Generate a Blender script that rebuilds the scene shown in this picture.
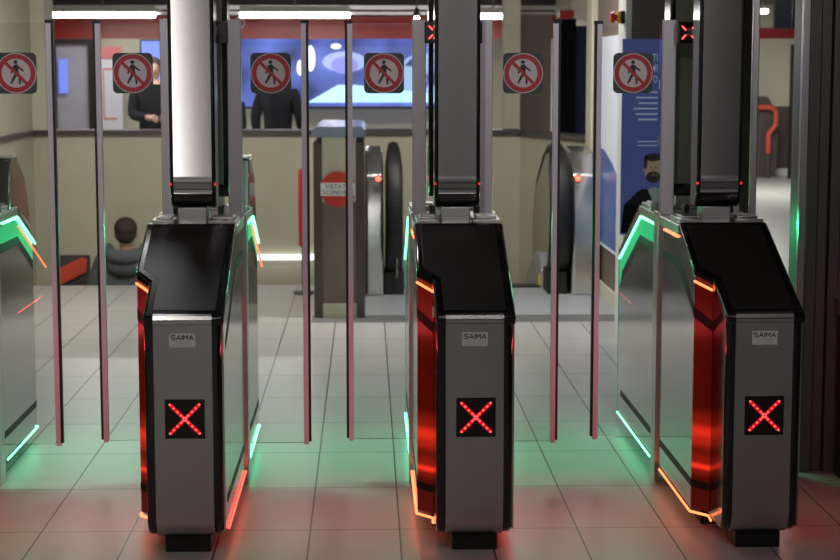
import bpy, bmesh, math, random
from mathutils import Vector, Matrix
R = math.radians
random.seed(4)
sc = bpy.context.scene
for o in list(bpy.data.objects):
    bpy.data.objects.remove(o)
col = sc.collection

# ------------------------------------------------------------------ camera
cam_d = bpy.data.cameras.new('camera')
cam_d.sensor_width = 36
cam_d.lens = 1742 / 840 * 36
cam_d.dof.use_dof = True
cam_d.dof.focus_distance = 5.7
cam_d.dof.aperture_fstop = 6.3
cam_d.clip_end = 200
cam = bpy.data.objects.new('camera', cam_d)
cam.location = (0, 0, 1.536)
cam.rotation_euler = (R(90 - 6.906), 0, R(-1.763))
col.objects.link(cam)
sc.camera = cam

# ------------------------------------------------------------------ world, exposure, room light
w = bpy.data.worlds.new('world'); sc.world = w; w.use_nodes = True
w.node_tree.nodes['Background'].inputs[0].default_value = (0.75, 0.8, 1, 1)
w.node_tree.nodes['Background'].inputs[1].default_value = 0.02
sc.view_settings.view_transform = 'Standard'
sc.view_settings.look = 'None'
sc.view_settings.gamma = 1
sc.view_settings.exposure = 0.55
sc.cycles.use_denoising = True
sc.cycles.max_bounces = 8
sc.cycles.transparent_max_bounces = 24
sc.cycles.caustics_reflective = False
sc.cycles.caustics_refractive = False
sc.cycles.sample_clamp_indirect = 6

# fluorescent ceiling fixtures: (x, y, z, length x, length y, power, colour)
CEIL = 2.75
LAMPS = [
    (-1.3, 11.0, CEIL, 1.3, 0.16, 31, (1, .96, .88)),
    (0.75, 10.6, CEIL, 1.3, 0.16, 31, (1, .96, .88)),
    (-0.75, 7.3, CEIL, 0.8, 0.16, 9, (.95, .97, 1)),
    (-1.35, 2.4, CEIL, 0.5, 1.3, 4, (1, .95, .9)),
    (0.3, 3.6, CEIL, 1.6, 0.14, 4, (1, .95, .96)),
]

# ------------------------------------------------------------------ materials
def mat(name, c, rough=.5, metal=0., spec=.5, emit=None, es=0., coat=0.):
    m = bpy.data.materials.new(name); m.use_nodes = True
    b = m.node_tree.nodes['Principled BSDF']
    b.inputs['Base Color'].default_value = (*c, 1)
    b.inputs['Roughness'].default_value = rough
    b.inputs['Metallic'].default_value = metal
    b.inputs['Specular IOR Level'].default_value = spec
    b.inputs['Coat Weight'].default_value = coat
    if emit:
        b.inputs['Emission Color'].default_value = (*emit, 1)
        b.inputs['Emission Strength'].default_value = es
    return m

def noisy(name, c1, c2, scale=6, rough=.6, metal=0., stretch=(1, 1, 1), bump=0., rvar=0., detail=4):
    m = mat(name, c1, rough, metal)
    nt = m.node_tree; N = nt.nodes; L = nt.links; b = N['Principled BSDF']
    tc = N.new('ShaderNodeTexCoord'); mp = N.new('ShaderNodeMapping'); nz = N.new('ShaderNodeTexNoise')
    mp.inputs['Scale'].default_value = stretch
    nz.inputs['Scale'].default_value = scale; nz.inputs['Detail'].default_value = detail
    L.new(tc.outputs['Object'], mp.inputs[0]); L.new(mp.outputs[0], nz.inputs['Vector'])
    mx = N.new('ShaderNodeMix'); mx.data_type = 'RGBA'
    mx.inputs[6].default_value = (*c1, 1); mx.inputs[7].default_value = (*c2, 1)
    L.new(nz.outputs['Fac'], mx.inputs[0]); L.new(mx.outputs[2], b.inputs['Base Color'])
    if bump:
        bp = N.new('ShaderNodeBump'); bp.inputs['Strength'].default_value = bump; bp.inputs['Distance'].default_value = .01
        L.new(nz.outputs['Fac'], bp.inputs['Height']); L.new(bp.outputs[0], b.inputs['Normal'])
    if rvar:
        mr = N.new('ShaderNodeMapRange'); mr.inputs[3].default_value = rough - rvar; mr.inputs[4].default_value = rough + rvar
        L.new(nz.outputs['Fac'], mr.inputs[0]); L.new(mr.outputs[0], b.inputs['Roughness'])
    return m

def glass_mat(name, tint, extra=.0):
    m = bpy.data.materials.new(name); m.use_nodes = True
    nt = m.node_tree; N = nt.nodes; L = nt.links
    N.remove(N['Principled BSDF'])
    out = N['Material Output']
    t = N.new('ShaderNodeBsdfTransparent'); t.inputs[0].default_value = (*tint, 1)
    g = N.new('ShaderNodeBsdfGlossy'); g.inputs['Roughness'].default_value = .015
    f = N.new('ShaderNodeFresnel'); f.inputs[0].default_value = 1.35
    a = N.new('ShaderNodeMath'); a.inputs[1].default_value = extra
    mx = N.new('ShaderNodeMixShader')
    L.new(f.outputs[0], a.inputs[0]); L.new(a.outputs[0], mx.inputs[0])
    L.new(t.outputs[0], mx.inputs[1]); L.new(g.outputs[0], mx.inputs[2]); L.new(mx.outputs[0], out.inputs[0])
    return m

def emis(name, c, s):
    return mat(name, (.02, .02, .02), .4, emit=c, es=s)

def corner_glow_mat():
    # red corner panel; its glow and two bright bands are put into the emission
    m = mat('red_corner_glow', (.05, .006, .004), .2, .0, .4, emit=(1, .035, .012), es=.05)
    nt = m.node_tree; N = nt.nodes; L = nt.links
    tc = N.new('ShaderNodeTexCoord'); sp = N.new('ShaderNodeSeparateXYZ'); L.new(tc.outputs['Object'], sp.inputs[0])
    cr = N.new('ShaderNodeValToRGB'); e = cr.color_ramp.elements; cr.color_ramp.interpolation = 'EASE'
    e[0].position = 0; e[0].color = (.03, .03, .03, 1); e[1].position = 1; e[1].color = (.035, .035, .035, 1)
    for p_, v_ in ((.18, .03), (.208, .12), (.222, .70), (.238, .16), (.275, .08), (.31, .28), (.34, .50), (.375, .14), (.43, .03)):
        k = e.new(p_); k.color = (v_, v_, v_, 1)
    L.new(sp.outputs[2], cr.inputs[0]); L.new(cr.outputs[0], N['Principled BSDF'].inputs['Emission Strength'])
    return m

def floor_mat():
    m = mat('floor_tiles', (.5, .5, .48), .2)
    nt = m.node_tree; N = nt.nodes; L = nt.links; b = N['Principled BSDF']
    tc = N.new('ShaderNodeTexCoord'); sp = N.new('ShaderNodeSeparateXYZ')
    L.new(tc.outputs['Object'], sp.inputs[0])
    def M(op, a, bb=None):
        n = N.new('ShaderNodeMath'); n.operation = op
        for i, v in enumerate((a, bb)):
            if v is None: continue
            if isinstance(v, (int, float)): n.inputs[i].default_value = v
            else: L.new(v, n.inputs[i])
        return n.outputs[0]
    def grid(sock, off, size, half):
        u = M('DIVIDE', M('SUBTRACT', sock, off), size)
        fr = M('FRACT', u); d = M('MINIMUM', fr, M('SUBTRACT', 1.0, fr))
        return M('LESS_THAN', M('MULTIPLY', d, size), half), M('FLOOR', u)
    gx, ix = grid(sp.outputs[0], -.192, .299, .0029)
    gy, iy = grid(sp.outputs[1], 5.713, .596, .0029)
    line = M('MAXIMUM', gx, gy)
    cb = N.new('ShaderNodeCombineXYZ'); L.new(ix, cb.inputs[0]); L.new(iy, cb.inputs[1])
    wn = N.new('ShaderNodeTexWhiteNoise'); L.new(cb.outputs[0], wn.inputs[0])
    nz = N.new('ShaderNodeTexNoise'); nz.inputs['Scale'].default_value = 9; nz.inputs['Detail'].default_value = 6
    L.new(tc.outputs['Object'], nz.inputs['Vector'])
    v = M('ADD', M('MULTIPLY', wn.outputs[0], .3), M('MULTIPLY', nz.outputs['Fac'], .7))
    mx = N.new('ShaderNodeMix'); mx.data_type = 'RGBA'
    mx.inputs[6].default_value = (.43, .425, .41, 1); mx.inputs[7].default_value = (.56, .555, .54, 1)
    L.new(v, mx.inputs[0])
    sk = N.new('ShaderNodeTexNoise'); sk.inputs['Scale'].default_value = 38; sk.inputs['Detail'].default_value = 1
    L.new(tc.outputs['Object'], sk.inputs['Vector'])
    spk = M('GREATER_THAN', sk.outputs['Fac'], .80)
    m2 = N.new('ShaderNodeMix'); m2.data_type = 'RGBA'; m2.inputs[7].default_value = (.045, .042, .04, 1)
    L.new(mx.outputs[2], m2.inputs[6]); L.new(M('MAXIMUM', line, M('MULTIPLY', spk, .6)), m2.inputs[0])
    L.new(m2.outputs[2], b.inputs['Base Color'])
    L.new(M('ADD', M('MULTIPLY', nz.outputs['Fac'], .12), .26), b.inputs['Roughness'])
    return m

M_ = dict(
    floor=floor_mat(),
    plaster=noisy('beige_plaster', (.53, .49, .365), (.62, .575, .445), 4, .8, bump=.6, detail=8),
    plaster_side=noisy('cream_plaster', (.55, .52, .41), (.62, .59, .47), 3, .75, bump=.1),
    cream=noisy('cream_paint', (.66, .62, .48), (.72, .68, .54), 3, .6),
    dark=mat('dark_ceiling', (.05, .045, .05), .6),
    steel=noisy('brushed_steel', (.55, .53, .52), (.61, .59, .58), 3, .30, 1., (.6, .6, 90), detail=2),
    steel_face=noisy('brushed_column_steel', (.44, .42, .42), (.50, .48, .47), 4, .13, 1., (160, 160, .5), detail=2),
    polished=noisy('polished_side_steel', (.50, .50, .48), (.56, .56, .54), 2, .13, 1., rvar=.03),
    trim=mat('bright_trim_steel', (.8, .78, .76), .22, 1.),
    plate=mat('satin_plate', (.72, .68, .74), .35, .15),
    post=mat('satin_post', (.82, .77, .86), .35, .1),
    black=mat('black_gloss', (.006, .006, .007), .13, 0, .6, coat=.3),
    inset=mat('dark_cover', (.020, .015, .014), .42, 0, .35),
    rubber=mat('black_rubber', (.008, .008, .008), .5),
    band=mat('dark_band', (.012, .012, .012), .5, 0, .25),
    lens=corner_glow_mat(),  # red corner panel with its glow painted in
    inner=mat('dull_green_steel', (.26, .27, .21), .4, .4),
    red_led=emis('red_led_strip', (1, .06, .045), 2.6),
    orange_led=emis('orange_led_strip', (1, .16, .05), 2.6),
    green_led=emis('green_led_strip', (.16, 1, .50), 3),
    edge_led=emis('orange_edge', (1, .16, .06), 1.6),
    green_edge=emis('lit_glass_edge', (.03, .5, .3), .35),
    lit=mat('green_lit_sheet', (.02, .16, .07), .15, .3, emit=(.01, .62, .22), es=.5),
    dot=emis('red_dot', (1, .055, .055), 2.6),
    pilot=emis('pilot_red', (1, .02, .02), .8),
    cross=emis('red_cross_glow', (1, .0, .003), .5),
    disp=mat('display_black', (.01, .006, .006), .25),
    glass=glass_mat('door_glass', (.955, .965, .96)),
    fin=glass_mat('edge_glass', (.80, .9, .86), .03),
    sticker=mat('sticker_silver', (.62, .62, .60), .5),
    ink=mat('ink_red_black', (.05, .004, .008), .5),
    ink_grey=mat('ink_grey', (.42, .42, .42), .6),
    white=mat('white', (.75, .75, .75), .5),
    sign_white=mat('sign_white', (.9, .80, .83), .5),
    sign_red=mat('sign_red', (.62, .02, .03), .45),
    sign_black=mat('sign_black', (.012, .012, .016), .5),
    sign_back=mat('sign_backing', (.055, .075, .07), .5),
    red=mat('red_paint', (.60, .03, .02), .4),
    orange=mat('orange_red_paint', (.72, .09, .04), .4),
    brown=noisy('brown_laminate', (.055, .035, .030), (.085, .055, .045), 4, .35),
    brownl=noisy('brown_panel', (.17, .12, .10), (.21, .15, .12), 4, .5),
    wains=mat('dark_wainscot', (.075, .055, .055), .5),
    dsteel=noisy('dark_steel', (.13, .125, .12), (.18, .17, .16), 3, .35, .6, (30, 30, .5)),
    tube=emis('fluorescent_tube', (1, .99, .95), 9),
    diffuser=emis('lamp_diffuser', (1, .98, .94), 2.5),
    landing=mat('landing_plate', (.55, .57, .62), .4, .0),
    grate=noisy('drain_grate', (.13, .13, .13), (.28, .28, .28), 60, .5, .3),
    skin=mat('skin', (.50, .28, .20), .55),
    hair=mat('dark_hair', (.045, .035, .03), .8),
    jacket=noisy('grey_jacket', (.095, .105, .12), (.14, .15, .165), 12, .85, bump=.4),
    blackcloth=mat('black_cloth', (.005, .005, .008), .9, 0, .2),
    navy=mat('navy_panel', (.01, .015, .09), .4),
    yellow=mat('yellow', (.85, .6, .02), .4),
    shoe=mat('shoe_black', (.02, .02, .02), .4),
    bag=mat('grey_red_bag', (.25, .06, .05), .7),
    grey_door=noisy('grey_lift_door', (.30, .30, .36), (.38, .38, .44), 2, .35, .1),
    cap=mat('blue_grey_cap', (.35, .37, .50), .18, .8),
)

# ------------------------------------------------------------------ mesh helpers
class MB:
    def __init__(s): s.v = []; s.f = []; s.m = []
    def add(s, vs, fs, m=0):
        n = len(s.v); s.v += [tuple(v) for v in vs]
        for f in fs: s.f.append([i + n for i in f]); s.m.append(m)
        return s
    def box(s, x0, x1, y0, y1, z0, z1, m=0):
        v = [(x, y, z) for z in (z0, z1) for y in (y0, y1) for x in (x0, x1)]
        return s.add(v, [(0, 2, 3, 1), (4, 5, 7, 6), (0, 1, 5, 4), (2, 6, 7, 3), (0, 4, 6, 2), (1, 3, 7, 5)], m)
    def prism(s, poly, axis, a0, a1, m=0):
        """poly in the two other axes (x: (y,z), y: (x,z), z: (x,y))"""
        def P(p, a):
            return {'x': (a, p[0], p[1]), 'y': (p[0], a, p[1]), 'z': (p[0], p[1], a)}[axis]
        n = len(poly)
        v = [P(p, a0) for p in poly] + [P(p, a1) for p in poly]
        f = [tuple(range(n)), tuple(range(2 * n - 1, n - 1, -1))]
        f += [(i, i + n, (i + 1) % n + n, (i + 1) % n) for i in range(n)]
        return s.add(v, f, m)
    def loft(s, loops, m=0, closed=True):
        n = len(loops[0]); v = [p for l in loops for p in l]; f = []
        for k in range(len(loops) - 1):
            for i in range(n if closed else n - 1):
                j = (i + 1) % n
                f.append((k * n + i, k * n + j, (k + 1) * n + j, (k + 1) * n + i))
        if closed:
            f.append(tuple(range(n - 1, -1, -1))); f.append(tuple(range((len(loops) - 1) * n, len(loops) * n)))
        return s.add(v, f, m)
    def tube(s, pts, r, n=10, m=0, ry=None):
        pts = [Vector(p) for p in pts]; loops = []
        up = None
        for i, p in enumerate(pts):
            d = (pts[min(i + 1, len(pts) - 1)] - pts[max(i - 1, 0)]).normalized()
            if up is None:
                up = Vector((0, 0, 1)) if abs(d.z) < .9 else Vector((0, 1, 0))
            a = d.cross(up).normalized(); b = a.cross(d).normalized(); up = b
            rr = r[i] if isinstance(r, (list, tuple)) else r
            loops.append([p + a * math.cos(t) * rr + b * math.sin(t) * (ry or rr) for t in [2 * math.pi * k / n for k in range(n)]])
        return s.loft(loops, m)
    def cyl(s, c, r, h, axis='z', n=24, m=0, r2=None):
        c = Vector(c); d = {'x': Vector((1, 0, 0)), 'y': Vector((0, 1, 0)), 'z': Vector((0, 0, 1))}[axis]
        return s.tube([c, c + d * h], [r, r if r2 is None else r2], n, m)
    def ball(s, c, rx, ry=None, rz=None, m=0, n=16, k=10):
        ry = ry or rx; rz = rz or rx; c = Vector(c); loops = []
        for j in range(1, k):
            t = math.pi * j / k
            loops.append([c + Vector((rx * math.sin(t) * math.cos(2 * math.pi * i / n), ry * math.sin(t) * math.sin(2 * math.pi * i / n), -rz * math.cos(t))) for i in range(n)])
        return s.loft(loops, m)
    def build(s, name, mats, parent=None, bevel=0, smooth=True, seg=3, fn=None, loc=None):
        me = bpy.data.meshes.new(name)
        v = [fn(p) for p in s.v] if fn else s.v
        me.from_pydata(v, [], s.f)
        if not isinstance(mats, (list, tuple)): mats = [mats]
        for m in mats: me.materials.append(m)
        for p, i in zip(me.polygons, s.m): p.material_index = i
        bm = bmesh.new(); bm.from_mesh(me); bmesh.ops.recalc_face_normals(bm, faces=bm.faces); bm.to_mesh(me); bm.free()
        o = bpy.data.objects.new(name, me); col.objects.link(o)
        if parent: o.parent = parent
        if loc: o.location = loc
        if bevel:
            md = o.modifiers.new('bevel', 'BEVEL'); md.width = bevel; md.segments = seg; md.limit_method = 'ANGLE'; md.angle_limit = R(25)
            md.harden_normals = False
        if smooth:
            me.polygons.foreach_set('use_smooth', [True] * len(me.polygons))
            me.set_sharp_from_angle(angle=R(38 if not bevel else 60))
        return o

def tag(o, label=None, cat=None, group=None, kind=None):
    if label: o['label'] = label
    if cat: o['category'] = cat
    if group: o['group'] = group
    if kind: o['kind'] = kind
    return o
def empty(name, loc=(0, 0, 0), rz=0):
    o = bpy.data.objects.new(name, None); o.location = loc; o.rotation_euler = (0, 0, rz); o.empty_display_size = .1
    col.objects.link(o); return o
def struct(mb, name, m, **k):
    return tag(mb.build(name, m, **k), kind='structure')
def copy_tree(o, parent=None):
    c = o.copy(); col.objects.link(c); c.parent = parent
    for ch in list(o.children): copy_tree(ch, c)
    return c
def text_geo(txt, size, mb, origin, ux=(1, 0, 0), uz=(0, 0, 1), m=0, align='CENTER', bold=0., sx=1.):
    cu = bpy.data.curves.new('t', 'FONT'); cu.body = txt; cu.size = size; cu.align_x = align; cu.resolution_u = 2; cu.offset = bold; cu.space_character = 1.12
    ob = bpy.data.objects.new('t', cu); col.objects.link(ob)
    dg = bpy.context.evaluated_depsgraph_get(); me = bpy.data.meshes.new_from_object(ob.evaluated_get(dg))
    ux, uz, og = Vector(ux), Vector(uz), Vector(origin)
    mb.add([og + ux * v.co.x * sx + uz * v.co.y for v in me.vertices], [tuple(p.vertices) for p in me.polygons], m)
    bpy.data.objects.remove(ob); bpy.data.curves.remove(cu); bpy.data.meshes.remove(me)

# ------------------------------------------------------------------ the setting
f = MB()
f.box(-2.6, 7.2, -3.2, 10.53, -.15, 0)
f.box(-2.6, -.02, 10.53, 12.42, -.15, 0)
f.box(1.62, 7.2, 10.53, 12.6, -.15, 0)
f.box(2.2, 7.2, 12.6, 26, -.15, 0)
f.box(-5.6, 2.19, 13.85, 26, -.15, 0)
struct(f, 'floor', M_['floor'], smooth=False)
struct(MB().box(-2.7, 1.7, 12.0, 13.62, -1.45, -1.29), 'floor_stairwell', M_['landing'], smooth=False)
struct(MB().box(-2.6, 1.9, 12.38, 12.44, -1.29, -.005), 'trim_1', M_['wains'], smooth=False)
# walls
struct(MB().box(-2.75, -2.576, -3.2, 13.6, -1.45, 2.75), 'wall_left', M_['plaster_side'], smooth=False)
struct(MB().box(-2.75, 1.2, 13.6, 13.84, -1.45, 1.03), 'wall_parapet', M_['plaster'], smooth=False)
struct(MB().box(-2.576, 1.2, 13.56, 13.88, 1.03, 1.065).box(-2.576, -2.55, 9.0, 13.56, 1.03, 1.065), 'trim_2', M_['wains'], bevel=.004)
struct(MB().box(-2.9, -2.47, 13.60, 14.0, 1.066, 2.4), 'wall_corner_pillar', M_['cream'], smooth=False)
struct(MB().prism([(1.2, 13.6), (1.62, 12.46), (1.72, 12.5), (1.3, 13.84)], 'z', -1.45, 1.02), 'wall_parapet_side', M_['plaster'], smooth=False)
struct(MB().prism([(1.17, 13.62), (1.59, 12.46), (1.76, 12.5), (1.34, 13.88)], 'z', 1.02, 1.055), 'trim_3', M_['dsteel'], smooth=False)
struct(MB().box(1.09, 1.225, 13.88, 14.05, -.0, 2.4), 'wall_column_back', M_['cream'], bevel=.01)
struct(MB().box(1.22, 1.49, 14.1, 14.25, 0, 1.97), 'wall_brown_panel', M_['brownl'], smooth=False)
struct(MB().box(1.565, 1.80, 12.16, 12.44, 0, 2.75), 'wall_column_right', M_['cream'], bevel=.01)
struct(MB().box(1.607, 2.17, 9.96, 12.15, 0, 2.75), 'wall_right', M_['brownl'], smooth=False)
struct(MB().box(1.467, 2.175, 9.65, 9.95, 0, 2.75), 'wall_right_front', M_['brown'], bevel=.005)
struct(MB().box(1.432, 1.467, 9.66, 9.94, 0, 2.75), 'trim_4', M_['white'], bevel=.004)
struct(MB().box(1.590, 1.606, 9.96, 12.15, 0, .10), 'baseboard_right', M_['cream'], bevel=.003)
struct(MB().box(-2.6, 7.2, -3.35, -3.2, 0, 2.75), 'wall_behind', M_['plaster_side'], smooth=False)
t = empty('column_glow_panels', (-1.62, -3.19, 0))  # glowing panels added only for the steel column to reflect
MB().box(-.75, .75, 0, .04, 1.80, 2.45).build('upper_light_box', emis('upper_glow', (1, .93, .88), .36), t)
MB().box(-.75, .75, 0, .04, .35, 1.42).build('lower_light_box', emis('lower_glow', (1, .94, .92), .20), t)
MB().box(-.82, .82, 0, .05, 1.44, 1.78).box(-.82, .82, 0, .05, 0, .33).build('frame', M_['wains'], t)
tag(t, 'unseen glowing panels added behind the viewpoint to be mirrored in the leftmost steel column', 'light panel')
t = empty('dim_glow_panel', (2.0, -3.19, 0))  # added dim panel, brightens what the right-hand columns mirror
MB().box(-1.9, 1.9, 0, .04, .3, 2.4).build('light_box', emis('dim_glow', (.95, .92, 1), .07), t)
MB().box(-1.95, 1.95, 0, .05, 0, .28).build('frame', M_['wains'], t)
tag(t, 'dim wide glowing panel added unseen behind the viewpoint, right of the brighter pair', 'light panel')
# far hall
struct(MB().box(-5.8, -5.6, 13.85, 26, 0, 2.45).box(-5.6, -2.9, 13.7, 13.84, -.1, 2.4), 'wall_far_left', M_['plaster_side'], smooth=False)
struct(MB().box(-5.6, 2.1, 21.2, 21.4, 0, 2.45), 'wall_far_back', M_['plaster_side'], smooth=False)
struct(MB().box(2.05, 2.19, 15.5, 21.2, 0, 2.45), 'wall_far_divider', M_['cream'], smooth=False)
struct(MB().box(2.19, 8, 25.2, 25.4, 1.0, 2.6, 0).box(2.19, 8, 25.18, 25.4, .1, 1.0, 1).box(2.19, 8, 25.15, 25.4, 0, .1, 2), 'wall_corridor', [M_['cream'], M_['wains'], M_['white']], smooth=False)
struct(MB().box(7.2, 7.4, -3.2, 26, 0, 2.75), 'wall_far_right', M_['plaster_side'], smooth=False)
struct(MB().box(-5.8, 7.4, 14.05, 26, 2.45, 2.6), 'ceiling_far', M_['dark'], smooth=False)
struct(MB().box(-2.9, 7.4, -3.35, 14.05, CEIL + .001, 2.9), 'ceiling', M_['dark'], smooth=False)

# escalator landing and drain grate
b = MB().box(-.02, 1.62, 10.84, 12.30, -.15, .0)
for i in range(24): b.box(-.01, 1.61, 10.88 + i * .058, 10.886 + i * .058, 0, .0012, 1)
struct(b, 'floor_landing_plate', [M_['landing'], M_['dsteel']], smooth=False)
struct(MB().box(-.34, 1.62, 10.53, 10.84, -.14, .001), 'trim_5', M_['grate'], smooth=False)

# ------------------------------------------------------------------ ticket gates
LEDP = 1.15
LEN = 1.0
def zt(y): return 1.0 if abs(y) <= .43 else 1.0 - .43 * (abs(y) - .43)

def flip(s): return (lambda p: (p[0] * s, p[1] * s, p[2]))

def sign_mesh(yy, x, z, yf):
    """prohibition sign: backing, white disc, red ring, walking figure, slash; faces -Y"""
    b = MB(); w_ = .0735; r = .018
    pts = []
    for cx, cz, a0 in ((w_ - r, w_ - r, 0), (-w_ + r, w_ - r, 90), (-w_ + r, -w_ + r, 180), (w_ - r, -w_ + r, 270)):
        for k in range(6):
            a = R(a0 + 18 * k); pts.append((x + cx + r * math.cos(a), z + cz + r * math.sin(a)))
    b.prism(pts, 'y', yf, yf - .0015, 0)
    def ring(r0, r1, d, m, n=48):
        vs = []; fs = []
        for k in range(n):
            a = 2 * math.pi * k / n
            vs += [(x + r0 * math.cos(a), yf - d, z + r0 * math.sin(a)), (x + r1 * math.cos(a), yf - d, z + r1 * math.sin(a))]
        for k in range(n):
            j = (k + 1) % n; fs.append((2 * k, 2 * k + 1, 2 * j + 1, 2 * j))
        b.add(vs, fs, m)
    b.cyl((x, yf - .0015, z), .0725, -.001, 'y', 48, 1)
    ring(.052, .069, .0032, 2)
    u = .0005
    def limb(p, q, w0, w1, d=.0030, m=3):
        p = Vector(p); q = Vector(q); t = (q - p).normalized(); nn = Vector((-t.y, t.x))
        c = [p + nn * w0, q + nn * w1, q - nn * w1, p - nn * w0]
        b.prism([(x + k.x, z + k.y) for k in c], 'y', yf - .0024, yf - d, m)
    b.cyl((x - .001, yf - .0024, z + .040), .0072, -.0008, 'y', 16, 3)
    limb((-.001, .031), (.003, .0), .0075, .006)
    limb((.003, .004), (-.019, -.037), .0055, .0032)
    limb((.003, .004), (.013, -.018), .0055, .0042); limb((.012, -.015), (.013, -.040), .0042, .0032)
    limb((.0, .028), (.015, .016), .004, .0035); limb((.015, .017), (.027, .008), .0033, .0025)
    limb((-.004, .027), (-.014, .012), .004, .0033); limb((-.014, .013), (-.017, -.002), .0033, .0026)
    limb((-.044, .044), (.044, -.044), .0058, .0058, .0034, 2)
    return b
SIGNM = [M_['sign_back'], M_['sign_white'], M_['sign_red'], M_['sign_black']]

def led_cross(cx, cz, half, yf, n=9):
    b = MB()
    for sgn in (1, -1):
        d = Vector((1, sgn)).normalized(); nn = Vector((-d.y, d.x)) * half * .12
        p = -d * half * 1.36; q = d * half * 1.36
        b.prism([(cx + k.x, cz + k.y) for k in (p + nn, q + nn, q - nn, p - nn)], 'y', yf, yf - .0008, 0)
        for k in range(n):
            t = (k / (n - 1) * 2 - 1) * half
            if abs(t) < half * .12: continue
            b.ball((cx + t, yf - .0012, cz + t * sgn), half * .078, .0012, half * .078, 1, 10, 6)
    for dx in (-.09, .09):
        for dz in (-.09, .09):
            b.ball((cx + dx * half, yf - .0012, cz + dz * half), half * .078, .0012, half * .078, 1, 10, 6)
    return b

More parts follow.
